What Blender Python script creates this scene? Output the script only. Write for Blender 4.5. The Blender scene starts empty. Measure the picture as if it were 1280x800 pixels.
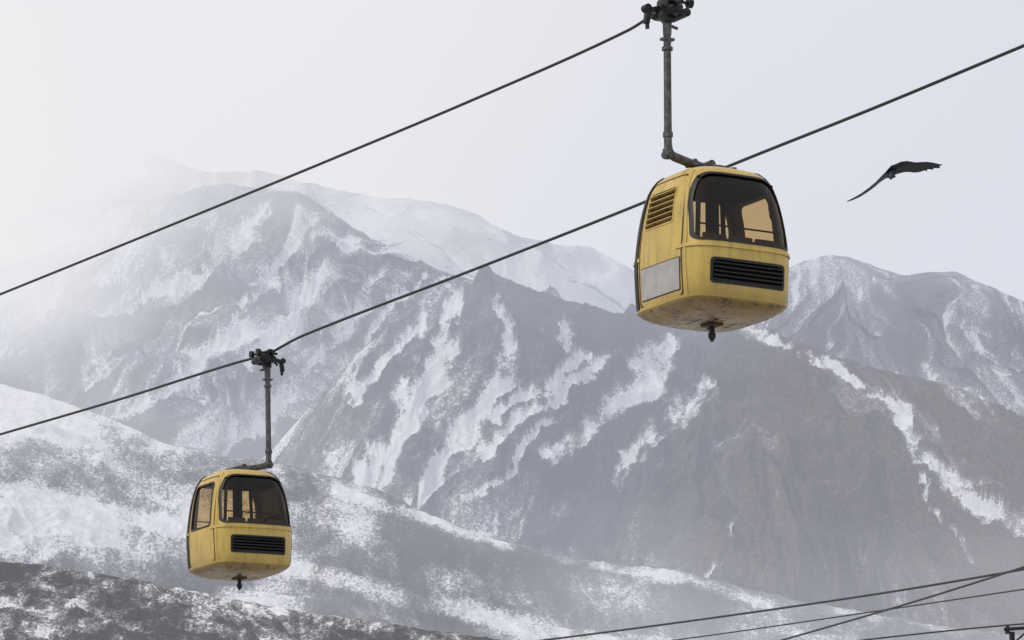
import bpy, bmesh, math, random
import numpy as np
from mathutils import Vector, Matrix
random.seed(4)
R=math.radians
scene=bpy.context.scene
F=6000.0; PITCH=R(12.0); CAMZ=1.7
cp,sp=math.cos(PITCH),math.sin(PITCH)

def ray(px,py):
    a=(px-640)/F; b=(400-py)/F
    return np.array([a, cp-b*sp, sp+b*cp])
def at_y(px,py,Y):
    d=ray(px,py); t=Y/d[1]
    return np.array([d[0]*t,Y,CAMZ+d[2]*t])
def project(x,y,z):
    zz=z-CAMZ
    d=y*cp+zz*sp; u=-y*sp+zz*cp
    return 640+F*x/d, 400-F*u/d

# ------------------------------------------------------------------ camera
cam=bpy.data.cameras.new("camera"); cam.sensor_width=36; cam.lens=36*F/1280
cam.clip_start=0.5; cam.clip_end=60000
camo=bpy.data.objects.new("camera",cam); scene.collection.objects.link(camo)
camo.location=(0,0,CAMZ); camo.rotation_euler=(R(90)+PITCH,0,0)
scene.camera=camo
scene.view_settings.view_transform='Standard'
scene.view_settings.look='None'
scene.view_settings.exposure=0

# ------------------------------------------------------------------ node helpers
def new_mat(name):
    m=bpy.data.materials.new(name); m.use_nodes=True
    nt=m.node_tree; nt.nodes.clear()
    out=nt.nodes.new('ShaderNodeOutputMaterial')
    return m,nt,out
def mixc(nt,fac,a,b,blend='MIX'):
    n=nt.nodes.new('ShaderNodeMix'); n.data_type='RGBA'; n.blend_type=blend
    for s,v in ((0,fac),(6,a),(7,b)):
        if isinstance(v,bpy.types.NodeSocket): nt.links.new(v,n.inputs[s])
        else: n.inputs[s].default_value=v if s==0 else (*v,1)
    return n.outputs[2]
def mth(nt,op,a,b=None,c=None,clamp=False):
    n=nt.nodes.new('ShaderNodeMath'); n.operation=op; n.use_clamp=clamp
    for i,v in enumerate((a,b,c)):
        if v is None: continue
        if isinstance(v,bpy.types.NodeSocket): nt.links.new(v,n.inputs[i])
        else: n.inputs[i].default_value=v
    return n.outputs[0]
def sstep(nt,v,a,b,lo=0.,hi=1.):
    n=nt.nodes.new('ShaderNodeMapRange'); n.interpolation_type='SMOOTHSTEP'
    nt.links.new(v,n.inputs[0])
    n.inputs[1].default_value=a; n.inputs[2].default_value=b
    n.inputs[3].default_value=lo; n.inputs[4].default_value=hi
    return n.outputs[0]
def noise(nt,vec,scale,detail=4,rough=.55):
    n=nt.nodes.new('ShaderNodeTexNoise'); n.inputs['Scale'].default_value=scale
    n.inputs['Detail'].default_value=detail; n.inputs['Roughness'].default_value=rough
    if vec is not None: nt.links.new(vec,n.inputs['Vector'])
    return n.outputs['Fac']

# ------------------------------------------------------------------ world + sun
SUN_EL=R(42); SUN_AZ=R(236)
w=bpy.data.worlds.new("World"); scene.world=w; w.use_nodes=True
nt=w.node_tree; nt.nodes.clear()
out=nt.nodes.new('ShaderNodeOutputWorld')
sky=nt.nodes.new('ShaderNodeTexSky'); sky.sky_type='NISHITA'; sky.sun_disc=False
sky.sun_elevation=SUN_EL; sky.sun_rotation=SUN_AZ; sky.dust_density=4; sky.air_density=1
bg1=nt.nodes.new('ShaderNodeBackground'); bg1.inputs[1].default_value=0.09
nt.links.new(sky.outputs[0],bg1.inputs[0])
tc=nt.nodes.new('ShaderNodeTexCoord')
sx=nt.nodes.new('ShaderNodeSeparateXYZ'); nt.links.new(tc.outputs['Generated'],sx.inputs[0])
cn=noise(nt,tc.outputs['Generated'],5.0,2,.5)
gx=mth(nt,'ADD',sx.outputs[0],mth(nt,'MULTIPLY',mth(nt,'SUBTRACT',cn,.5),.22))
gx=mth(nt,'SUBTRACT',gx,mth(nt,'MULTIPLY',mth(nt,'SUBTRACT',sx.outputs[2],.23),.6))
gf=sstep(nt,gx,-.16,.12)
cc=mixc(nt,gf,(.940,.918,.930),(.778,.800,.872))
bg2=nt.nodes.new('ShaderNodeBackground'); nt.links.new(cc,bg2.inputs[0]); bg2.inputs[1].default_value=1.0
mx=nt.nodes.new('ShaderNodeMixShader'); mx.inputs[0].default_value=.9
nt.links.new(bg1.outputs[0],mx.inputs[1]); nt.links.new(bg2.outputs[0],mx.inputs[2])
nt.links.new(mx.outputs[0],out.inputs[0])
sun=bpy.data.lights.new("sun","SUN"); sun.energy=1.5; sun.angle=R(10); sun.color=(1,.95,.87)
suno=bpy.data.objects.new("sun",sun); scene.collection.objects.link(suno)
sd=Vector((math.sin(SUN_AZ)*math.cos(SUN_EL),math.cos(SUN_AZ)*math.cos(SUN_EL),math.sin(SUN_EL)))
suno.rotation_euler=sd.to_track_quat('Z','Y').to_euler(); suno.location=sd*100

# ------------------------------------------------------------------ numpy noise
_rng=np.random.RandomState(11)
_ang=_rng.rand(256,256)*2*np.pi
_gx=np.cos(_ang).astype(np.float32); _gy=np.sin(_ang).astype(np.float32)
def perlin(x,y,seed=0):
    x=x+seed*37.17; y=y+seed*17.71
    xi=np.floor(x).astype(np.int64); yi=np.floor(y).astype(np.int64)
    xf=(x-xi).astype(np.float32); yf=(y-yi).astype(np.float32)
    u=xf*xf*xf*(xf*(xf*6-15)+10); v=yf*yf*yf*(yf*(yf*6-15)+10)
    def g(i,j,dx,dy):
        a=i&255; b=j&255
        return _gx[a,b]*dx+_gy[a,b]*dy
    n00=g(xi,yi,xf,yf); n10=g(xi+1,yi,xf-1,yf); n01=g(xi,yi+1,xf,yf-1); n11=g(xi+1,yi+1,xf-1,yf-1)
    return ((n00*(1-u)+n10*u)*(1-v)+(n01*(1-u)+n11*u)*v)*1.5
def fbm(x,y,o=5,seed=0,gain=.5):
    s=0;a=1;t=0
    for i in range(o):
        s=s+a*perlin(x,y,seed+i); t+=a; a*=gain; x=x*2.03;y=y*2.03
    return s/t
def ridged(x,y,o=5,seed=0,gain=.5):
    s=0;a=1;t=0
    for i in range(o):
        n=1-np.abs(perlin(x,y,seed+i))*1.7
        s=s+a*n*np.abs(n); t+=a; a*=gain; x=x*2.07;y=y*2.07
    return s/t
def ss(v,a,b):
    t=np.clip((v-a)/(b-a),0,1); return t*t*(3-2*t)

# ------------------------------------------------------------------ terrain material
def terrain_mat(name,rock_a,rock_b,brown,haze_col,mist_col,unit,transp=False,snowcol=(.86,.867,.892),speck=.35,bump=1.0,soft=.07):
    m,nt,out=new_mat(name)
    m.cycles.emission_sampling='NONE'
    geo=nt.nodes.new('ShaderNodeNewGeometry'); pos=geo.outputs['Position']
    def attr(a):
        n=nt.nodes.new('ShaderNodeAttribute'); n.attribute_name=a; return n.outputs['Fac']
    mp=nt.nodes.new('ShaderNodeMapping'); nt.links.new(pos,mp.inputs[0]); mp.inputs['Scale'].default_value=(1,.45,1)
    n1=noise(nt,mp.outputs[0],1/(unit*2.6),4,.76)
    n2=attr('mid')
    sv=mth(nt,'ADD',attr('snow'),mth(nt,'MULTIPLY',mth(nt,'SUBTRACT',n1,.5),speck*2.4))
    sm=sstep(nt,sv,.5-soft,.5+soft)
    rock=mixc(nt,sstep(nt,n2,.3,.7),rock_a,rock_b)
    rock=mixc(nt,mth(nt,'MULTIPLY',attr('brown'),sstep(nt,n2,.25,.75,1.,.5)),rock,brown)
    rock=mixc(nt,sstep(nt,n1,.38,.64,0,.9),rock,mixc(nt,.68,rock,(.006,.007,.010)))
    dust=mth(nt,'MULTIPLY',sstep(nt,sv,.19,.5),.31)
    rock=mixc(nt,dust,rock,snowcol)
    sc=mixc(nt,sstep(nt,n2,.3,.75),snowcol,tuple(c*.86 for c in snowcol))
    col=mixc(nt,sm,rock,sc)
    d=nt.nodes.new('ShaderNodeBsdfDiffuse'); nt.links.new(col,d.inputs[0]); d.inputs[1].default_value=.6
    b=nt.nodes.new('ShaderNodeBump'); b.inputs['Strength'].default_value=.8*bump
    b.inputs['Distance'].default_value=unit*2.2
    nt.links.new(n1,b.inputs['Height']); nt.links.new(b.outputs[0],d.inputs['Normal'])
    e=nt.nodes.new('ShaderNodeEmission'); e.inputs[0].default_value=(*haze_col,1)  # aerial haze painted onto the surface as emission, no volume
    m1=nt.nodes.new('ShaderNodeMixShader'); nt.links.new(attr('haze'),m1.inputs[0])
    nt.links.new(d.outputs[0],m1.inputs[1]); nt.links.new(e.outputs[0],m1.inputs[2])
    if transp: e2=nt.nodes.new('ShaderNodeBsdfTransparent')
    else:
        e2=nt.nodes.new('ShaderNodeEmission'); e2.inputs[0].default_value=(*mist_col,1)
    m2=nt.nodes.new('ShaderNodeMixShader'); nt.links.new(attr('mist'),m2.inputs[0])  # mist painted on per vertex
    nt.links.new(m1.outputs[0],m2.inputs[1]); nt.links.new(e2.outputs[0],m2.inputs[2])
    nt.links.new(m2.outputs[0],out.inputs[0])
    return m

def streak(PX,PY,pts,ws,wob=None):
    best=0
    for i in range(len(pts)-1):
        x0,y0=pts[i]; x1,y1=pts[i+1]
        dx,dy=x1-x0,y1-y0; l2=dx*dx+dy*dy
        t=np.clip(((PX-x0)*dx+(PY-y0)*dy)/l2,0,1)
        d=np.hypot(PX-(x0+t*dx),PY-(y0+t*dy))
        if wob is not None: d=d+wob
        w=ws[i]+(ws[i+1]-ws[i])*t
        best=np.maximum(best,1-ss(d,w*.3,w*1.5))
    return best
def layer(name,yr,pts,slope,vis,cols,rows,amp,L,K,mat,fn,ridge_amp=None,ext=None,hmix=.5,aniso=2.6,seed=0,fade=60,margin=260,f0=.10,gain=.55):
    P=np.array([at_y(px,py,yr) for px,py in pts])
    x0=(-margin-640)/F*yr/cp*1.02; x1=(1280+margin-640)/F*yr/cp*1.02
    xs=np.linspace(x0,x1,cols)
    H=np.interp(xs,P[:,0],P[:,2])
    k=max(3,int(cols*22/(1280+2*margin)))|1
    ker=np.hanning(k+2)[1:-1]; ker/=ker.sum()
    Hs=np.convolve(np.pad(H,k//2,mode='edge'),ker,'valid')
    px1=yr/F
    if ridge_amp is None: ridge_amp=5*px1
    Hs=Hs+ridge_amp*fbm(xs/(45*px1),xs*0+seed*3.3,6,seed+50,.6)
    nb=24
    t_vis=np.linspace(0,vis,rows)
    if ext is None: ext=max(vis*1.2,(Hs.max()+10)/slope)
    t_ext=vis+(ext-vis)*np.linspace(0,1,50)[1:]**1.3
    t_back=-np.linspace(0,vis*.6,nb)[1:][::-1]
    t=np.concatenate([t_back,t_vis,t_ext])
    T,X=np.meshgrid(t,xs,indexing='ij')
    Hm=Hs.mean()
    H2=np.broadcast_to(Hs,T.shape)
    tt=np.abs(T)
    bl=np.clip(tt/(vis*1.0),0,1)*hmix
    base=H2*(1-bl)+(Hm)*bl-slope*tt
    Y=yr-T
    Kx=K(X/px1+640)
    q=X+Kx*T
    wob=fbm(X/(L*1.6),T/(L*1.8),4,seed+5)*L*.8
    rg=ridged((q+wob)/L,T/(L*aniso),7,seed,gain)
    lf=fbm((q+wob*.5)/(L*2.6),T/(L*4),3,seed+9)
    f=f0+(1-f0)*ss(tt,0,fade)
    D=amp*(rg-.45)*f+amp*1.3*lf*f
    Z=base+D
    PX,PY=project(X,Y,Z)
    A=fn(dict(X=X,Y=Y,Z=Z,T=T,q=q+wob,rg=rg,lf=lf,PX=PX,PY=PY,L=L,px1=px1,seed=seed))
    if 'carve' in A: Z=Z-A.pop('carve')*f
    A['mid']=.5+.75*fbm(X/(14*px1),Y/(26*px1),4,seed+21,.6)
    nr,nc=T.shape
    co=np.stack([X,Y,Z],-1).reshape(-1,3).astype(np.float32)
    idx=np.arange(nr*nc).reshape(nr,nc)
    quads=np.stack([idx[1:,:-1],idx[1:,1:],idx[:-1,1:],idx[:-1,:-1]],-1).reshape(-1,4)
    me=bpy.data.meshes.new(name)
    me.vertices.add(len(co)); me.vertices.foreach_set('co',co.ravel())
    me.loops.add(quads.size); me.loops.foreach_set('vertex_index',quads.ravel().astype(np.int32))
    me.polygons.add(len(quads)); me.polygons.foreach_set('loop_start',np.arange(0,quads.size,4,dtype=np.int32))
    me.polygons.foreach_set('use_smooth',np.ones(len(quads),dtype=bool))
    me.update(calc_edges=True)
    for k2,v in A.items():
        a=me.attributes.new(k2,'FLOAT','POINT'); a.data.foreach_set('value',np.broadcast_to(v,T.shape).astype(np.float32).ravel())
    me.materials.append(mat)
    o=bpy.data.objects.new(name,me); scene.collection.objects.link(o)
    return o

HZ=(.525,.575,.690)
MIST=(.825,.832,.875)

def veins(a,sc=.30,an=1.3,sd=0):
    r=ridged(a['q']/(a['L']*sc),a['T']/(a['L']*an),4,sd,.6)
    return ss(r,.42,.85)

def fA(a):
    s=.36+.40*(.5-a['rg'])+.6*fbm(a['q']/(a['L']*.35),a['T']/(a['L']*1.0),5,31,.6)+.25*veins(a,.3,1.2,101)
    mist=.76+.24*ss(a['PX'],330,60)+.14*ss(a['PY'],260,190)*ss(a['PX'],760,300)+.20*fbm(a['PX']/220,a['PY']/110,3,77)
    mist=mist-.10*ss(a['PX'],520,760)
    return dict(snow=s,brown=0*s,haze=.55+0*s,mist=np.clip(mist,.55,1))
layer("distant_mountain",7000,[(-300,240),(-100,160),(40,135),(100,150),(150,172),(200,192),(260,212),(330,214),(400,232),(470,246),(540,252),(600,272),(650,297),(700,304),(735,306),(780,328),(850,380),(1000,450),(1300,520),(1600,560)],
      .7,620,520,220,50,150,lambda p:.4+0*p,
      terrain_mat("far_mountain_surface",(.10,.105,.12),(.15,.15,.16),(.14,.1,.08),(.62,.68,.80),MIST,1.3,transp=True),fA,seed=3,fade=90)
def fE(a):
    s=.29+.36*(.5-a['rg'])+.50*fbm(a['q']/(a['L']*.30),a['T']/(a['L']*1.1),6,33,.62)+.36*veins(a,.34,1.5,103)
    s=s+.08*ss(a['PY'],400,330)
    return dict(snow=s,brown=.85+0*s,haze=.43+.10*ss(a['PY'],420,330),mist=.23+.18*ss(a['PY'],390,310)+.12*fbm(a['PX']/200,a['PY']/90,3,71))
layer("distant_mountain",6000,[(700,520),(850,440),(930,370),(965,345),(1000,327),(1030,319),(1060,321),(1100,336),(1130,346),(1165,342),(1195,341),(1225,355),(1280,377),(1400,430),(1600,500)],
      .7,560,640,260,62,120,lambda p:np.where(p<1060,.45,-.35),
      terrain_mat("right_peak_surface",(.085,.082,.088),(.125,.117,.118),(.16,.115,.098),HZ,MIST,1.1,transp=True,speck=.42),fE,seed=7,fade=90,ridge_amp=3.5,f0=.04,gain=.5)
def fB(a):
    n=fbm(a['q']/(a['L']*.26),a['T']/(a['L']*.8),6,35,.66)
    n2=fbm(a['q']/(a['L']*.9),a['T']/(a['L']*1.6),4,36,.6)
    s=.32+.32*(.45-a['rg'])+.56*n+.36*n2+.20*veins(a,.28,1.1,105)
    PX,PY=a['PX'],a['PY']
    PXw=PX+26*fbm(PX/60,PY/60,4,201); PYw=PY+14*fbm(PX/50,PY/50,4,203)
    wob=11*fbm(PX/12,PY/12,4,91,.65)
    st=0
    for p,w_ in [([(440,300),(400,350),(370,400),(310,450)],(8,12,15,10)),([(330,258),(290,300),(250,340),(200,380)],(8,10,9,12)),
               ([(480,340),(430,400),(390,450),(340,500)],(6,9,7,10)),([(250,330),(180,390),(120,440)],(9,14,16)),([(390,270),(350,330),(300,380)],(5,8,6)),
               ([(530,345),(470,390),(430,460)],(4,7,8)),([(280,420),(220,480),(160,510)],(8,9,12))]:
        st=np.maximum(st,streak(PXw,PYw,p,w_,wob))
    s=s+.36*st*(.75+.8*fbm(PX/30,PY/30,3,207))
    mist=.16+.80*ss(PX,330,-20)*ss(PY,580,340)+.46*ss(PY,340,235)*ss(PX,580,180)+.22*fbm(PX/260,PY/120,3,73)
    return dict(snow=s,brown=.2+0*s,haze=.46+0*s,mist=np.clip(mist,0.05,.97),carve=7*st)
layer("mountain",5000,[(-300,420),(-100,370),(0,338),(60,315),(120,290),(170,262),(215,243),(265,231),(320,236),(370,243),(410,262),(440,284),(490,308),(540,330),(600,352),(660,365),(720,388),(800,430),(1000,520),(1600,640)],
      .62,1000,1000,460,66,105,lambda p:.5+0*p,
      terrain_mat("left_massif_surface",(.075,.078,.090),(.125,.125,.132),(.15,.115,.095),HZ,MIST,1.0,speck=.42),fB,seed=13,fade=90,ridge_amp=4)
def fC(a):
    PX,PY=a['PX'],a['PY']
    n=fbm(a['q']/(a['L']*.24),a['T']/(a['L']*.95),6,37,.68)
    n2=fbm(a['q']/(a['L']*1.1),a['T']/(a['L']*2.2),4,39,.6)
    n3=fbm(PX/11,PY/8,4,240,.6)
    s=.11+.28*(.45-a['rg'])+.40*n+.36*n2+.12*veins(a,.30,1.5,107)+.16*n3
    s=s+.14*ss(PX,760,520)-.03*ss(PX,900,1000)*ss(PY,470,520)+.12*ss(a['T'],120,10)*ss(PX,800,600)
    PXw=PX+34*fbm(PX/75,PY/75,4,211,.55); PYw=PY+18*fbm(PX/60,PY/60,4,213,.55)
    wob=13*fbm(PX/18,PY/18,5,93,.68)
    st=0
    for p,w_ in [([(842,432),(800,475),(745,520),(695,565)],(17,22,18,12)),([(886,478),(840,515),(805,550),(775,588)],(10,18,17,12)),
               ([(575,365),(545,430),(520,500),(485,555),(462,612)],(8,12,15,17,17)),
               ([(625,375),(652,430),(618,490),(570,560),(515,620)],(7,15,16,13,17)),
               ([(705,400),(730,440),(680,480),(620,515)],(7,11,10,7)),([(785,430),(720,470),(655,520),(600,560)],(8,10,7,8)),
               ([(520,400),(480,450),(440,500)],(7,9,9)),([(690,520),(640,570),(600,610)],(4,7,5)),
               ([(1105,500),(1140,550),(1180,590),(1230,625),(1290,660)],(9,15,12,16,12)),([(1215,480),(1250,500),(1290,520)],(6,11,12)),
               ([(925,405),(960,418),(990,428)],(12,11,6)),([(1005,440),(1045,462),(1085,485)],(6,8,4)),
               ([(1150,600),(1190,660),(1210,700)],(4,6,5)),([(910,640),(900,700),(880,740)],(2,4,3))]:
        st=np.maximum(st,streak(PXw,PYw,p,w_,wob))
    s=s+.57*st*(.92+.9*fbm(PX/26,PY/34,4,217,.6))
    br=ss(PX+.35*(PY-560)+60*fbm(PX/90,PY/90,3,95),760,980)
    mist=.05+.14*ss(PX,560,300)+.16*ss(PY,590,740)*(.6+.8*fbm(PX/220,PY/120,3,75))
    return dict(snow=s,brown=.22+.78*br,haze=.41-.07*br+.09*ss(PY,480,360),mist=np.clip(mist,0,1),carve=5*st)
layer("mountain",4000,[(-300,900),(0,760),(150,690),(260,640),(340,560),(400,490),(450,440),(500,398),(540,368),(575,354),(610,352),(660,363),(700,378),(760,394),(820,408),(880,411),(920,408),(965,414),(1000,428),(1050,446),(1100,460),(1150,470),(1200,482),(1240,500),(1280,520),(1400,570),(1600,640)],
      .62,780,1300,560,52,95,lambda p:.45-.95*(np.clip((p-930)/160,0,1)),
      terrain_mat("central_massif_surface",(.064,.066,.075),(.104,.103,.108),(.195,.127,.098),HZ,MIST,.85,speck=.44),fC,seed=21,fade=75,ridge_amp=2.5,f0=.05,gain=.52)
def fF(a):
    PX,PY=a['PX'],a['PY']
    X,Y=a['X'],a['Y']
    n=fbm(X/24,Y/60,6,41,.68); n2=fbm(X/90,Y/150,4,43)
    PYs=PY+10*fbm(PX/60,PY/40,3,44)
    s=.41+.62*n+.42*n2
    s=s+.48*ss(PX,300,120)*ss(PYs,575,525)
    s=s+.20*ss(PX,430,220)*ss(PYs,600,640)*ss(PYs,720,690)
    s=s-.20*ss(PX,330,430)*ss(PX,780,680)*ss(PYs,650,690)
    s=s-.14*ss(PX,700,900)
    wob=7*fbm(PX/16,PY/12,4,221,.65)
    for p,w_ in [([(420,615),(520,645),(640,685)],(7,8,6)),([(330,700),(480,740),(700,792)],(10,13,14)),([(740,706),(850,722),(960,756)],(6,8,6)),([(0,610),(120,640),(240,660)],(12,14,10))]:
        s=s+.26*streak(PX,PY,p,w_,wob)
    mist=.10+.34*ss(PX,330,0)*ss(PY,640,480)+.12*fbm(PX/220,PY/120,3,79)+.10*ss(PX,560,760)
    return dict(snow=s,brown=.6+0*s,haze=.28+.12*ss(PX,500,1000),mist=np.clip(mist,0,1))
layer("hill",1800,[(-300,430),(-60,468),(0,479),(50,492),(110,512),(160,532),(200,552),(260,566),(330,574),(400,592),(470,612),(520,636),(580,662),(640,680),(700,697),(760,704),(840,712),(900,728),(960,744),(1030,756),(1120,772),(1200,786),(1300,800),(1600,850)],
      .38,420,1200,480,9,55,lambda p:.3+0*p,
      terrain_mat("hill_surface",(.055,.054,.058),(.09,.087,.088),(.14,.10,.08),HZ,MIST,.42,speck=.5),fF,seed=27,fade=30,hmix=.25,aniso=1.3)
def fG(a):
    X,Y=a['X'],a['Y']
    n=fbm(X/4.0,Y/9,6,45,.72); n2=fbm(X/22,Y/30,3,47)
    s=.29+.75*n+.35*n2
    return dict(snow=s,brown=.6+0*s,haze=.12+0*s,mist=.04+0*s)
layer("hillside",700,[(-300,680),(-50,697),(0,701),(60,706),(110,716),(180,728),(250,742),(330,757),(400,766),(470,776),(540,787),(600,796),(680,812),(900,850),(1200,900),(1600,980)],
      .35,110,1100,300,2.0,12,lambda p:.1+0*p,
      terrain_mat("rocky_slope_surface",(.035,.034,.037),(.07,.066,.064),(.080,.060,.048),HZ,MIST,.16,speck=.5,soft=.06),fG,seed=33,fade=6,hmix=.1,aniso=1.2)

# ground sheet
m,nt,out=new_mat("ground_surface")
geo=nt.nodes.new('ShaderNodeNewGeometry')
g1=noise(nt,geo.outputs['Position'],.12,5,.65)
c=mixc(nt,sstep(nt,g1,.46,.54),(.09,.075,.05),(.8,.82,.86))
d=nt.nodes.new('ShaderNodeBsdfDiffuse'); nt.links.new(c,d.inputs[0]); nt.links.new(d.outputs[0],out.inputs[0])
me=bpy.data.meshes.new("ground"); S=14000
me.from_pydata([(-S,-S,0),(S,-S,0),(S,S,0),(-S,S,0)],[],[(0,1,2,3)]); me.materials.append(m)
scene.collection.objects.link(bpy.data.objects.new("ground",me))

# ------------------------------------------------------------------ object materials
def objcoord(nt):
    t=nt.nodes.new('ShaderNodeTexCoord'); return t.outputs['Object']
def paint_mat():
    m,nt,out=new_mat("yellow_paint")
    oc=objcoord(nt)
    p=nt.nodes.new('ShaderNodeBsdfPrincipled')
    n1=noise(nt,oc,1.6,5,.6); n2=noise(nt,oc,9,6,.7)
    mp=nt.nodes.new('ShaderNodeMapping'); nt.links.new(oc,mp.inputs[0]); mp.inputs['Scale'].default_value=(6,6,.7)
    n3=noise(nt,mp.outputs[0],2.2,5,.65)
    sz=nt.nodes.new('ShaderNodeSeparateXYZ'); nt.links.new(oc,sz.inputs[0])
    c=mixc(nt,sstep(nt,n1,.3,.7),(.535,.385,.090),(.435,.305,.068))
    c=mixc(nt,sstep(nt,n3,.44,.75,0,.58),c,(.23,.160,.058))
    c=mixc(nt,sstep(nt,n2,.60,.72,0,.30),c,(.58,.46,.20))
    # mottled darker tone toward the skirt
    c=mixc(nt,mth(nt,'MULTIPLY',sstep(nt,sz.outputs[2],.55,.18,0,.55),sstep(nt,n1,.3,.65,.3,1.)),c,(.30,.205,.060))
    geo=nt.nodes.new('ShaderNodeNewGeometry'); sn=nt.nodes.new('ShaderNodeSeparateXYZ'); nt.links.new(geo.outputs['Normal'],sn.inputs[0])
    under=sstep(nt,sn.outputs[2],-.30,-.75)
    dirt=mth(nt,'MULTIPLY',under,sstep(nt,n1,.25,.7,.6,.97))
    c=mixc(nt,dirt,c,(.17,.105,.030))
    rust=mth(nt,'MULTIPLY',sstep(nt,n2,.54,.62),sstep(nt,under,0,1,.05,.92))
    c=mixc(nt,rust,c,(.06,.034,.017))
    nt.links.new(c,p.inputs['Base Color'])
    nt.links.new(sstep(nt,n2,.3,.7,.26,.48),p.inputs['Roughness'])
    p.inputs['Specular IOR Level'].default_value=.5
    b=nt.nodes.new('ShaderNodeBump'); b.inputs['Strength'].default_value=.15; b.inputs['Distance'].default_value=.02
    nt.links.new(n1,b.inputs['Height']); nt.links.new(b.outputs[0],p.inputs['Normal'])
    nt.links.new(p.outputs[0],out.inputs[0]); return m
def simple(name,col,rough=.5,metal=0.,var=.3,scale=8,spec=.4):
    m,nt,out=new_mat(name); oc=objcoord(nt)
    p=nt.nodes.new('ShaderNodeBsdfPrincipled')
    n=noise(nt,oc,scale,5,.65)
    c=mixc(nt,sstep(nt,n,.3,.7),col,tuple(x*(1-var) for x in col))
    nt.links.new(c,p.inputs['Base Color']); p.inputs['Roughness'].default_value=rough
    p.inputs['Metallic'].default_value=metal; p.inputs['Specular IOR Level'].default_value=spec
    nt.links.new(p.outputs[0],out.inputs[0]); return m
def glass_mat():
    m,nt,out=new_mat("tinted_glass")
    t=nt.nodes.new('ShaderNodeBsdfTransparent'); t.inputs[0].default_value=(.77,.635,.435,1)
    g=nt.nodes.new('ShaderNodeBsdfGlossy'); g.inputs[1].default_value=.04; g.inputs[0].default_value=(.8,.75,.7,1)
    lw=nt.nodes.new('ShaderNodeLayerWeight'); lw.inputs[0].default_value=.5
    mx=nt.nodes.new('ShaderNodeMixShader')
    fr=mth(nt,'ADD',mth(nt,'MULTIPLY',mth(nt,'POWER',lw.outputs['Facing'],4.0),.45),.035)
    nt.links.new(fr,mx.inputs[0])
    nt.links.new(t.outputs[0],mx.inputs[1]); nt.links.new(g.outputs[0],mx.inputs[2]); nt.links.new(mx.outputs[0],out.inputs[0])
    return m
M_Y=paint_mat(); M_BLK=simple("black_rubber",(.015,.014,.014),.55); M_GL=glass_mat()
M_GREY=simple("aluminium_panel",(.40,.385,.37),.5,.15,.22,5); M_INT=simple("cabin_interior",(.020,.015,.012),1.0,0,.3,8,0.)
M_STEEL=simple("weathered_steel",(.12,.115,.115),.5,.5,.6,14); M_GRIP=simple("greasy_steel",(.028,.027,.029),.45,.5,.6,20)
M_SEAT=simple("seat_cover",(.06,.042,.028),.9,0,.3,8,.05); M_ROPE=simple("wire_rope",(.03,.03,.032),.5,.4,.4,60)
M_VENT=simple("vent_black",(.012,.012,.014),.5)
M_UND=simple("underside_steel",(.06,.042,.024),.7,.1,.6,6)

# ------------------------------------------------------------------ mesh helpers
def obj_from(name,me,mat,parent=None,smooth=True,ang=35):
    if mat and len(me.materials)<2: me.materials.clear(); me.materials.append(mat)
    if smooth:
        me.shade_smooth(); me.set_sharp_from_angle(angle=R(ang))
    o=bpy.data.objects.new(name,me); scene.collection.objects.link(o)
    if parent: o.parent=parent
    return o
def box_bm(bm,c,s,rot=None,bev=0.0):
    r=bmesh.ops.create_cube(bm,size=1.0)
    vs=r['verts']
    for v in vs: v.co=Vector((v.co.x*s[0],v.co.y*s[1],v.co.z*s[2]))
    if bev>0:
        es=list({e for v in vs for e in v.link_edges})
        rr=bmesh.ops.bevel(bm,geom=es,offset=bev,segments=2,affect='EDGES',profile=.5)
        vs=list({v for f in rr['faces'] for v in f.verts}|{v for v in vs if v.is_valid})
    if rot is not None:
        for v in vs: v.co=rot@v.co
    for v in vs: v.co+=Vector(c)
def cyl_bm(bm,p0,p1,r0,r1=None,seg=16):
    r1=r0 if r1 is None else r1
    p0=Vector(p0);p1=Vector(p1); d=p1-p0
    mtx=Matrix.Translation((p0+p1)/2)@d.to_track_quat('Z','Y').to_matrix().to_4x4()
    bmesh.ops.create_cone(bm,cap_ends=True,segments=seg,radius1=r0,radius2=r1,depth=d.length,matrix=mtx)
def bm_obj(name,bm,mat,parent,ang=35):
    bmesh.ops.recalc_face_normals(bm,faces=bm.faces)
    me=bpy.data.meshes.new(name); bm.to_mesh(me); bm.free()
    return obj_from(name,me,mat,parent,True,ang)
def tube(name,pts,rs,mat,parent,seg=14):
    pts=[Vector(p) for p in pts]; bm=bmesh.new(); rings=[]
    for i,p in enumerate(pts):
        d=(pts[min(i+1,len(pts)-1)]-pts[max(i-1,0)]).normalized()
        a=Vector((1,0,0)); a=(a-d*a.dot(d)).normalized(); b=d.cross(a)
        r=rs[i] if hasattr(rs,'__len__') else rs
        rings.append([bm.verts.new(p+a*r*math.cos(k*2*math.pi/seg)+b*r*math.sin(k*2*math.pi/seg)) for k in range(seg)])
    for i in range(len(rings)-1):
        for k in range(seg): bm.faces.new((rings[i][k],rings[i][(k+1)%seg],rings[i+1][(k+1)%seg],rings[i+1][k]))
    bm.faces.new(rings[0]); bm.faces.new(rings[-1][::-1])
    return bm_obj(name,bm,mat,parent,50)

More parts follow.
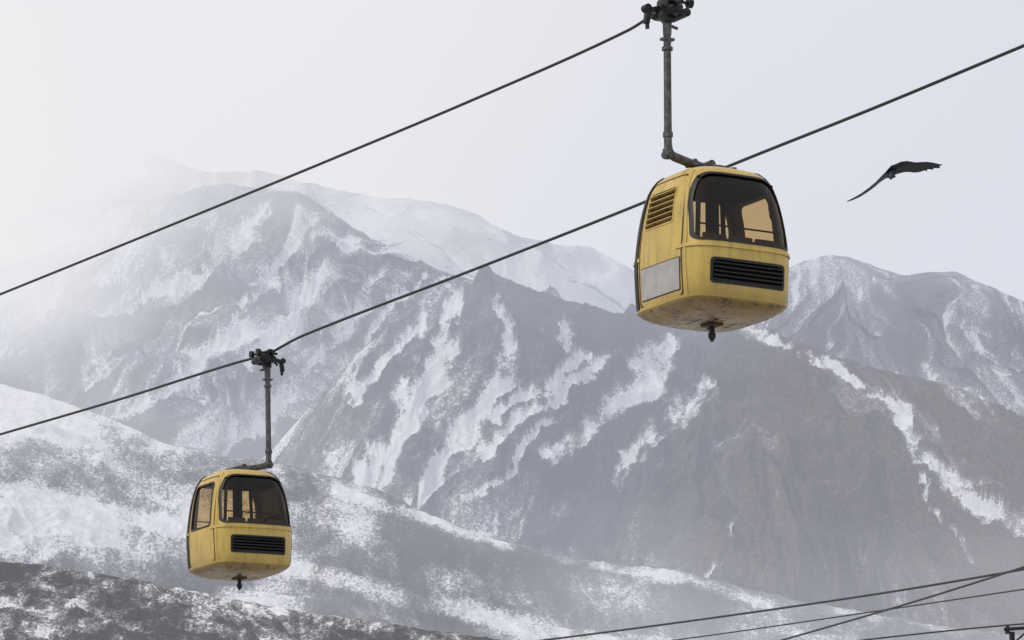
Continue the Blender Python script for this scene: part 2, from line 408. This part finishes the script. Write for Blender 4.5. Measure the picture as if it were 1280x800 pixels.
# cabin loft: z, half length a (X), half width b (Y), exponent
LV=[(0.060,.30,.28,2.8),(.068,.44,.41,3.2),(.085,.56,.53,3.7),(.125,.675,.645,4.2),(.175,.748,.718,4.6),(.205,.774,.744,4.8),(.235,.788,.754,4.8),
    (.35,.804,.767,4.8),(.50,.818,.776,4.7),(.70,.830,.785,4.6),(.84,.830,.787,4.5),(.90,.823,.781,4.4),(1.05,.810,.770,4.3),(1.2,.793,.756,4.2),(1.35,.770,.737,4.1),
    (1.5,.742,.711,4.0),(1.62,.712,.682,3.9),(1.72,.678,.650,3.8),(1.80,.640,.612,3.7),(1.86,.595,.570,3.6),(1.91,.530,.510,3.4),(1.945,.44,.43,3.1),(1.963,.30,.30,2.7),(1.968,.12,.12,2.2)]
def ring(a,b,n,z,N_=128):
    r=[]
    for k in range(N_):
        t=2*math.pi*(k+.5)/N_
        c,s=math.cos(t),math.sin(t)
        rad=(abs(c)**n+abs(s)**n)**(-1/n)
        r.append(Vector((a*c*rad,b*s*rad,z)))
    return r
def loft(bm,off,flip=False):
    rings=[]
    for z,a,b,n in LV:
        zc=1.0+(z-1.0)*(1+off/1.0)
        rings.append([bm.verts.new(v) for v in ring(a+off,b+off,n,zc)])
    k0=len(rings[0])
    for i in range(len(rings)-1):
        for k in range(k0):
            f=(rings[i][k],rings[i][(k+1)%k0],rings[i+1][(k+1)%k0],rings[i+1][k])
            bm.faces.new(f[::-1] if flip else f)
    bm.faces.new(rings[0] if flip else rings[0][::-1]); bm.faces.new(rings[-1][::-1] if flip else rings[-1])
def shell_mesh(o1,o2):
    bm=bmesh.new(); loft(bm,o1); loft(bm,o2,flip=True)
    me=bpy.data.meshes.new("tmp"); bm.to_mesh(me); bm.free(); return me
def rpoly(pts,r,seg=6):
    out=[]; n=len(pts)
    for i in range(n):
        p=Vector(pts[i]); a=(Vector(pts[i-1])-p); b=(Vector(pts[(i+1)%n])-p)
        rr=r[i] if hasattr(r,'__len__') else r
        rr=min(rr,a.length*.48,b.length*.48)
        p0=p+a.normalized()*rr; p1=p+b.normalized()*rr
        for k in range(seg+1):
            t=k/seg; out.append((1-t)**2*p0+2*t*(1-t)*p+t*t*p1)
    return out
def prism(bm,poly,axis,lo,hi):
    def mk(u,z,d): return (d,u,z) if axis=='X' else (u,d,z)
    A=[bm.verts.new(mk(p[0],p[1],lo)) for p in poly]; B=[bm.verts.new(mk(p[0],p[1],hi)) for p in poly]
    n=len(A)
    for i in range(n): bm.faces.new((A[i],A[(i+1)%n],B[(i+1)%n],B[i]))
    bm.faces.new(A[::-1]); bm.faces.new(B)
def prism_mesh(specs):
    bm=bmesh.new()
    for s in specs: prism(bm,*s)
    bmesh.ops.recalc_face_normals(bm,faces=bm.faces)
    me=bpy.data.meshes.new("tmpc"); bm.to_mesh(me); bm.free(); return me
def boolean(meA,ops):
    o=bpy.data.objects.new("tA",meA); scene.collection.objects.link(o)
    tmp=[o]
    for op,mb in ops:
        c=bpy.data.objects.new("tB",mb); scene.collection.objects.link(c); tmp.append(c)
        md=o.modifiers.new("b",'BOOLEAN'); md.operation=op; md.object=c; md.solver='EXACT'
    bpy.context.view_layer.update()
    dg=bpy.context.evaluated_depsgraph_get()
    res=bpy.data.meshes.new_from_object(o.evaluated_get(dg))
    for t in tmp: bpy.data.objects.remove(t)
    return res
def outer_only(me):
    """keep just the outward skin of a thin solid pane"""
    bm=bmesh.new(); bm.from_mesh(me)
    kill=[]
    for f in bm.faces:
        c=f.calc_center_median(); d=Vector((c.x,c.y,0)).normalized()
        if f.normal.dot(d)<.35: kill.append(f)
    bmesh.ops.delete(bm,geom=kill,context='FACES'); bm.to_mesh(me); bm.free(); return me
def grow(poly,d):
    c=Vector((sum(p[0] for p in poly)/len(poly),sum(p[1] for p in poly)/len(poly)))
    w=max(abs(p[0]-c[0]) for p in poly); h=max(abs(p[1]-c[1]) for p in poly)
    return [Vector((c[0]+(p[0]-c[0])*(w+d)/w,c[1]+(p[1]-c[1])*(h+d)/h)) for p in poly]
def mirx(poly): return [Vector((-p[0],p[1])) for p in poly][::-1]

WEND=rpoly([(-.700,.925),(.700,.925),(.660,1.50),(.515,1.815),(-.515,1.815),(-.660,1.50)],[.10,.10,.5,.18,.18,.5],8)
WSIDE=rpoly([(-.40,.90),(.36,.90),(.33,1.70),(-.36,1.70)],[.08,.08,.1,.1],6)
VEND=rpoly([(-.50,.40),(.54,.40),(.54,.68),(-.50,.68)],.05,5)
LOUV=rpoly([(-.34,1.22),(.30,1.22),(.28,1.67),(-.31,1.67)],.03,4)
DOOR_M=rpoly([(-.44,.24),(.52,.24),(.52,1.15),(.46,1.81),(-.38,1.81),(-.44,1.15)],[.1,.1,.6,.12,.12,.6],6)
TH=.035
def build_templates():
    T={}
    sh=boolean(shell_mesh(0,-TH),[('DIFFERENCE',prism_mesh([(WEND,'X',-1.3,1.3)])),
        ('DIFFERENCE',prism_mesh([(WSIDE,'Y',.4,1.2)])),
        ('DIFFERENCE',prism_mesh([(VEND,'X',.70,1.2),(VEND,'X',-1.2,-.70)])),
        ('DIFFERENCE',prism_mesh([(LOUV,'Y',-1.2,-.4)])),
        ])
    sh.materials.clear(); sh.materials.append(M_Y); sh.materials.append(M_INT)
    cc_=Vector((0,0,1.0))
    for p in sh.polygons:
        p.material_index=1 if p.normal.dot(p.center-cc_)<0 else 0
    T['shell']=(sh,M_Y)
    T['end_glass']=(outer_only(boolean(shell_mesh(-.014,-.020),[('INTERSECT',prism_mesh([(grow(WEND,.02),'X',-1.3,1.3)]))])),M_GL)
    T['side_glass']=(outer_only(boolean(shell_mesh(-.014,-.020),[('INTERSECT',prism_mesh([(grow(WSIDE,.02),'Y',.4,1.2)]))])),M_GL)
    def gasket(poly,axis,lo,hi,d_in=0.018,d_out=0.016,off=.006):
        return boolean(shell_mesh(off,-.04),[('INTERSECT',prism_mesh([(grow(poly,d_out),axis,lo,hi)])),('DIFFERENCE',prism_mesh([(grow(poly,-d_in),axis,lo-.1,hi+.1)]))])
    T['end_window_seal']=(gasket(WEND,'X',-1.3,1.3),M_BLK)
    T['side_window_seal']=(gasket(WSIDE,'Y',.4,1.2),M_BLK)
    T['vent_frame']=(gasket(VEND,'X',-1.3,1.3,.012,.02,.008),M_VENT)
    T['louvre_frame']=(gasket(LOUV,'Y',-1.2,-.4,.004,.016,.006),M_Y)
    T['door_seam']=(gasket(DOOR_M,'Y',-1.2,-.3,.010,.010,.0025),M_BLK)
    T['door_seam_2']=(gasket(mirx(DOOR_M),'Y',.3,1.2,.010,.010,.0025),M_BLK)
    lip=[Vector(p) for p in [(-1.2,.835),(1.2,.835),(1.2,.880),(-1.2,.880)]]
    T['belt_moulding']=(boolean(shell_mesh(.014,-.02),[('INTERSECT',prism_mesh([(lip,'X',.42,1.2),(lip,'X',-1.2,-.42)]))]),M_Y)
    lip2=[Vector(p) for p in [(-1.2,.215),(1.2,.215),(1.2,.25),(-1.2,.25)]]
    T['skirt_moulding']=(boolean(shell_mesh(.008,-.02),[('INTERSECT',prism_mesh([(lip2,'X',-1.2,1.2)]))]),M_Y)
    band=[Vector(p) for p in [(.56,.25),(.60,.25),(.60,1.0),(.53,1.55),(.455,1.86),(.415,1.86),(.49,1.55),(.56,1.0)]]
    T['pillar_moulding']=(boolean(shell_mesh(.010,-.02),[('INTERSECT',prism_mesh([(band,'Y',-1.2,-.3),(mirx(band),'Y',.3,1.2)]))]),M_Y)
    pan=rpoly([(-.38,.33),(.47,.33),(.49,.72),(-.38,.72)],.02,3)
    T['kick_panel']=(boolean(shell_mesh(.010,-.01),[('INTERSECT',prism_mesh([(pan,'Y',-1.2,-.4)]))]),M_GREY)
    T['kick_panel_gap']=(boolean(shell_mesh(.006,-.01),[('INTERSECT',prism_mesh([(grow(pan,.012),'Y',-1.2,-.4)]))]),M_BLK)
    st=rpoly([(-.575,.24),(-.475,.24),(-.480,.8),(-.455,1.25),(-.395,1.75),(-.34,1.93),(-.44,1.93),(-.495,1.75),(-.555,1.25),(-.580,.8)],.01,2)
    T['door_edge_rubber']=(boolean(shell_mesh(.014,-.01),[('INTERSECT',prism_mesh([(st,'Y',-1.2,-.3),(mirx(st),'Y',.3,1.2)]))]),M_BLK)
    bm=bmesh.new()
    for sgn in (-1,1):
        for k in range(5):
            z=.43+k*.054
            box_bm(bm,(sgn*.800,.02,z),(.05,1.00,.020),Matrix.Rotation(sgn*R(28),3,'Y'),.004)
        box_bm(bm,(sgn*.735,.02,.54),(.02,1.06,.34))
    T['vent_slats']=(bm,M_VENT)
    bm=bmesh.new()
    for k in range(6):
        z=1.262+k*.073
        yb=-(.742-.092*(z-1.25)/.45)
        box_bm(bm,(-.02,yb,z),(.62,.060,.014),Matrix.Rotation(R(-28),3,'X'),.003)
    T['louvre_slats']=(bm,M_Y)
    bm=bmesh.new(); box_bm(bm,(-.02,-.635,1.45),(.70,.012,.50),Matrix.Rotation(R(-9),3,'X'))
    T['louvre_backing']=(bm,M_VENT)
    bm=bmesh.new()
    box_bm(bm,(0,0,.32),(1.30,1.20,.04))
    box_bm(bm,(0,0,1.74),(1.0,.98,.03))
    for sx_ in (-1,1):
        box_bm(bm,(sx_*.745,0,.60),(.02,.98,.48))
    box_bm(bm,(0,-.715,.62),(1.0,.02,.5)); box_bm(bm,(0,.715,.60),(1.0,.02,.46))
    box_bm(bm,(0,-.66,1.05),(1.0,.02,.30))
    box_bm(bm,(0,.02,1.05),(.05,.17,1.36))
    T['lining']=(bm,M_INT)
    bm=bmesh.new()
    for sx_ in (-1,1):
        box_bm(bm,(sx_*.50,0,.66),(.38,1.15,.08),None,.02)
        for yy in (-.38,0,.38):
            box_bm(bm,(sx_*.685,yy,.87),(.05,.34,.32),Matrix.Rotation(sx_*R(-6),3,'Y'),.02)
    T['seats']=(bm,M_SEAT)
    bm=bmesh.new()
    for sx_ in (-1,1):
        cyl_bm(bm,(sx_*.66,-.60,1.14),(sx_*.66,.60,1.14),.012,seg=8)
    for sy_ in (-1,1):
        cyl_bm(bm,(.64,sy_*.62,.42),(.55,sy_*.52,1.76),.032,seg=8); cyl_bm(bm,(-.64,sy_*.62,.42),(-.55,sy_*.52,1.76),.032,seg=8)
    T['handrails']=(bm,M_INT)
    bm=bmesh.new()
    box_bm(bm,(.0,.0,.050),(.24,.20,.05),None,.015)
    cyl_bm(bm,(-.24,.12,.08),(-.24,.12,.045),.035); cyl_bm(bm,(.26,-.10,.08),(.26,-.10,.048),.028)
    box_bm(bm,(.0,.26,.066),(.34,.03,.016),None,.004); box_bm(bm,(.0,-.26,.066),(.34,.03,.016),None,.004)
    T['chassis_fittings']=(bm,M_UND)
    bm=bmesh.new()
    cyl_bm(bm,(0,0,.04),(0,0,-.08),.035,.035); cyl_bm(bm,(0,0,-.06),(0,0,-.13),.05,.045); cyl_bm(bm,(0,0,-.13),(0,0,-.165),.030,.022)
    T['guide_pin']=(bm,M_GRIP)
    bm=bmesh.new()
    box_bm(bm,(0,-.02,1.985),(.62,.20,.05),None,.012)
    box_bm(bm,(0,-.02,2.03),(.20,.26,.06),None,.015)
    cyl_bm(bm,(-.14,-.06,2.06),(.14,-.06,2.06),.05)
    cyl_bm(bm,(.22,.20,1.93),(.22,.20,2.02),.04); cyl_bm(bm,(-.26,.16,1.93),(-.26,.16,2.01),.028)
    box_bm(bm,(-.20,.30,1.95),(.12,.09,.07),None,.015)
    T['roof_bracket']=(bm,M_STEEL)
    return T
LAT=-.62
def grip_meshes(gz):
    gy=LAT; T={}
    bm=bmesh.new()
    box_bm(bm,(0,gy,gz-.115),(.46,.14,.12),None,.02)
    box_bm(bm,(0,gy+.055,gz-.02),(.36,.045,.16),None,.012)
    box_bm(bm,(0,gy-.055,gz-.02),(.26,.045,.13),None,.012)
    box_bm(bm,(0,gy,gz+.055),(.32,.09,.03),Matrix.Rotation(R(3),3,'Y'),.008)
    for s in (-1,1):
        box_bm(bm,(s*.28,gy,gz-.03),(.16,.05,.05),Matrix.Rotation(s*R(14),3,'Y'),.008)
        cyl_bm(bm,(s*.20,gy-.11,gz-.13),(s*.20,gy+.16,gz-.13),.034)
    cyl_bm(bm,(-.17,gy+.19,gz-.12),(.17,gy+.19,gz-.12),.055)
    cyl_bm(bm,(-.21,gy+.19,gz-.12),(.21,gy+.19,gz-.12),.028)
    cyl_bm(bm,(.13,gy+.22,gz+.01),(.13,gy+.28,gz+.01),.062,seg=20); cyl_bm(bm,(-.13,gy+.22,gz+.01),(-.13,gy+.28,gz+.01),.062,seg=20)
    cyl_bm(bm,(.13,gy+.02,gz+.01),(.13,gy+.24,gz+.01),.02); cyl_bm(bm,(-.13,gy+.02,gz+.01),(-.13,gy+.24,gz+.01),.02)
    box_bm(bm,(0,gy-.20,gz-.10),(.10,.20,.06),Matrix.Rotation(R(18),3,'X'),.012)
    box_bm(bm,(0,gy-.29,gz-.20),(.09,.06,.20),Matrix.Rotation(R(-8),3,'X'),.012)
    cyl_bm(bm,(-.05,gy-.30,gz-.10),(.05,gy-.30,gz-.10),.052,seg=18)
    cyl_bm(bm,(.0,gy-.29,gz-.28),(.0,gy-.29,gz-.36),.026)
    cyl_bm(bm,(-.08,gy-.16,gz-.2),(.10,gy-.12,gz-.05),.018)
    box_bm(bm,(.02,gy,gz-.20),(.16,.12,.10),None,.02)
    T['rope_grip']=(bm,M_GRIP)
    bm=bmesh.new()
    cyl_bm(bm,(0,gy,gz-.18),(0,gy,gz-.40),.060,.054)
    box_bm(bm,(0,gy,gz-.46),(.10,.17,.035),None,.008)
    cyl_bm(bm,(0,gy,gz-.56),(0,gy,gz-.60),.070)
    cyl_bm(bm,(0,gy+.06,gz-.28),(0,gy+.15,gz-.30),.02)
    cyl_bm(bm,(0,gy,2.42),(0,gy,2.36),.064)
    box_bm(bm,(0,gy-.005,2.15),(.11,.10,.14),None,.02)
    cyl_bm(bm,(-.075,gy-.005,2.14),(.075,gy-.005,2.14),.05)
    cyl_bm(bm,(-.10,-.28,2.065),(.10,-.28,2.065),.042)
    T['hanger_fittings']=(bm,M_STEEL)
    return T
def finish(T):
    for k,(b,mt) in list(T.items()):
        if isinstance(b,bmesh.types.BMesh):
            bmesh.ops.recalc_face_normals(b,faces=b.faces)
            me=bpy.data.meshes.new(k); b.to_mesh(me); b.free(); T[k]=(me,mt)
    return T
TPL=finish(build_templates())

def place_gondola(cx,cy,dist,yaw,tilt,gz):
    e=bpy.data.objects.new("cable_car",None); scene.collection.objects.link(e)
    c=at_y(cx,cy,dist)
    for k,(me,mt) in list(TPL.items())+list(finish(grip_meshes(gz)).items()):
        obj_from(k,me.copy(),mt,e,True,30)
    L_=LAT
    pts=[(0,L_,gz-.35),(0,L_,3.0),(0,L_,2.5),(0,L_,2.27),(0,L_+.01,2.19),(0,L_+.04,2.14),(0,L_+.10,2.115),(0,-.32,2.07),(0,-.10,2.035),(0,-.02,2.03)]
    tube("hanger_arm",pts,[.048,.048,.050,.052,.056,.058,.058,.056,.054,.05],M_STEEL,e,16)
    rot=Matrix.Rotation(yaw,4,'Z')@Matrix.Rotation(tilt,4,'X')
    e.rotation_euler=rot.to_euler()
    e.location=Vector(c)-(rot@Vector((0,0,1.0)))
    grip=Vector(e.location)+rot@Vector((0,LAT,gz))
    return e,grip
TH_=R(30)
e1,g1=place_gondola(889,312,58.0,R(-60),0,4.07)
e2,g2=place_gondola(298.5,657,85.0,R(120),R(-1.5),4.17)

# ------------------------------------------------------------------ haul ropes
def rope(name,grip,left,right,rad,dirang):
    n=Vector((math.cos(dirang),math.sin(dirang),0)); g=Vector(grip)
    def P3(px,py):
        d=Vector(ray(px,py)); o=Vector((0,0,CAMZ)); t=(g-o).dot(n)/d.dot(n); return o+d*t
    def curve(P):
        u=[0]
        for i in range(1,len(P)): u.append(u[-1]+(P[i]-P[i-1]).length)
        tan=[]
        for i in range(len(P)):
            a=max(i-1,0); b=min(i+1,len(P)-1); tan.append((P[b]-P[a])/(u[b]-u[a]))
        out=[]
        for i in range(len(P)-1):
            h=u[i+1]-u[i]
            for k in range(14):
                t=k/14; t2=t*t; t3=t2*t
                out.append(P[i]*(2*t3-3*t2+1)+tan[i]*h*(t3-2*t2+t)+P[i+1]*(-2*t3+3*t2)+tan[i+1]*h*(t3-t2))
        out.append(P[-1]); return out
    A=[P3(*q) for q in left]+[g]; B=[g]+[P3(*q) for q in right]
    a=(A[0]-A[1]).normalized(); b=(B[-1]-B[-2]).normalized()
    out=[A[0]+a*90]+curve(A)[:-1]+curve(B)+[B[-1]+b*30]
    cu=bpy.data.curves.new(name,'CURVE'); cu.dimensions='3D'; cu.bevel_depth=rad; cu.bevel_resolution=3; cu.use_fill_caps=True
    s=cu.splines.new('POLY'); s.points.add(len(out)-1)
    for i,p in enumerate(out): s.points[i].co=(*p,1)
    cu.materials.append(M_ROPE)
    o=bpy.data.objects.new(name,cu); scene.collection.objects.link(o); return o
rope("haul_rope",g1,[(0,368),(200,287),(400,205),(600,121),(785,38)],[(900,-30)],.020,TH_)
rope("haul_rope",g2,[(0,543),(150,499),(290,455)],[(380,419),(600,334),(800,255),(910,208),(1100,132),(1280,57)],.025,TH_)

# ------------------------------------------------------------------ utility lines + pole, lower right
def line_px(name,samples,rad):
    cu=bpy.data.curves.new(name,'CURVE'); cu.dimensions='3D'; cu.bevel_depth=rad; cu.bevel_resolution=2; cu.use_fill_caps=True
    s=cu.splines.new('NURBS'); P=[at_y(*q) for q in samples]
    s.points.add(len(P)-1)
    for i,p in enumerate(P): s.points[i].co=(*p,1)
    s.use_endpoint_u=True; s.order_u=4; s.resolution_u=24
    cu.materials.append(M_ROPE)
    o=bpy.data.objects.new(name,cu); scene.collection.objects.link(o); return o
line_px("overhead_cable",[(300,838,74),(560,816,70),(800,785,64),(1040,752,58),(1280,714,52),(1600,650,46)],.014)
line_px("overhead_cable",[(300,850,78),(700,822,72),(1000,778,64),(1280,737,57),(1600,688,50)],.0095)
line_px("overhead_cable",[(700,880,70),(900,822,63),(1080,772,57),(1280,711,51),(1600,600,44)],.013)
line_px("overhead_cable",[(600,850,66),(900,822,60),(1080,799,57),(1258,781,54.0),(1300,778,53),(1600,760,50)],.010)
pe=bpy.data.objects.new("utility_pole",None); scene.collection.objects.link(pe)
pt=at_y(1265,790,54.0)
bm=bmesh.new(); cyl_bm(bm,(0,0,0),(0,0,pt[2]),.055,.032,12)
bm_obj("pole",bm,M_GRIP,pe)
bm=bmesh.new()
cyl_bm(bm,(-.09,0,pt[2]+.03),(.45,-.1,pt[2]+.055),.020,seg=10)
cyl_bm(bm,(-.05,0,pt[2]-.02),(-.05,0,pt[2]+.085),.03,.018,10)
cyl_bm(bm,(.0,0,pt[2]-.14),(.2,-.04,pt[2]+.03),.012,seg=8)
bm_obj("cross_arm",bm,M_GRIP,pe)
pe.location=(pt[0],pt[1],0)

# ------------------------------------------------------------------ bird
def bird():
    mB=simple("dark_feathers",(.014,.013,.022),.6,0,.5,9)
    e=bpy.data.objects.new("flying_bird",None); scene.collection.objects.link(e)
    e.location=Vector(at_y(1119,214,50.0))
    bm=bmesh.new()
    def wing(st):
        rings=[]
        for (x,z,y,ch,tl,th) in st:
            r=[]
            for (u,v) in [(-.5,0),(-.3,.55),(0,.5),(.5,.05),(.5,-.05),(0,-.15),(-.3,-.4)]:
                r.append(bm.verts.new((x,y+u*ch,z+v*th-u*tl)))
            rings.append(r)
        for i in range(len(rings)-1):
            n=len(rings[0])
            for k in range(n): bm.faces.new((rings[i][k],rings[i][(k+1)%n],rings[i+1][(k+1)%n],rings[i+1][k]))
        bm.faces.new(rings[0]); bm.faces.new(rings[-1])
    wing([(.00,.015,0,.20,.06,.06),(.06,.042,0,.22,.07,.050),(.11,.050,-.01,.23,.066,.036),(.16,.044,-.02,.22,.060,.026),(.21,.036,-.02,.21,.062,.020),(.27,.046,0,.19,.064,.016),(.34,.064,.02,.16,.050,.012),(.41,.078,.05,.12,.028,.010),(.47,.086,.08,.07,.012,.008),(.515,.094,.10,.02,.002,.005)])
    wing([(.00,.015,0,.20,.06,.06),(-.05,.002,0,.22,.055,.050),(-.10,-.040,0,.23,.030,.032),(-.16,-.092,0,.22,.012,.024),(-.22,-.148,.01,.20,.008,.018),(-.29,-.200,.03,.17,.006,.016),(-.37,-.252,.05,.13,.006,.014),(-.45,-.290,.07,.08,.004,.012),(-.515,-.312,.10,.02,.002,.008)])
    for k,(x0,x1) in enumerate([(.28,.36),(.34,.43),(.41,.50)]):
        v=[bm.verts.new((x0,.06+.02*k,.030+.014*k)),bm.verts.new((x0+.05,.10,.030+.014*k)),bm.verts.new((x1,.16,.040+.015*k)),bm.verts.new((x1-.03,.05,.07+.008*k))]
        bm.faces.new(v)
    bm_obj("wings",bm,mB,e,60)
    bm=bmesh.new(); prof=[(-.26,.004,-.165,.006),(-.22,.016,-.145,.014),(-.18,.028,-.115,.028),(-.12,.032,-.080,.032),(-.06,.046,-.040,.044),(.02,.054,-.008,.050),(.10,.046,.010,.044),(.18,.032,.018,.028),(.24,.04,.016,.012),(.34,.065,.010,.006),(.38,.055,.008,.004)]
    rings=[]
    for (y,rx,z,rz) in prof:
        rings.append([bm.verts.new((-.030+rx*math.cos(a*math.pi/6)+min(0,z)*.25,y,z+.012+rz*math.sin(a*math.pi/6))) for a in range(12)])
    for i in range(len(rings)-1):
        for k in range(12): bm.faces.new((rings[i][k],rings[i][(k+1)%12],rings[i+1][(k+1)%12],rings[i+1][k]))
    bm.faces.new(rings[0]); bm.faces.new(rings[-1][::-1])
    bm_obj("body",bm,mB,e,70)
bird()
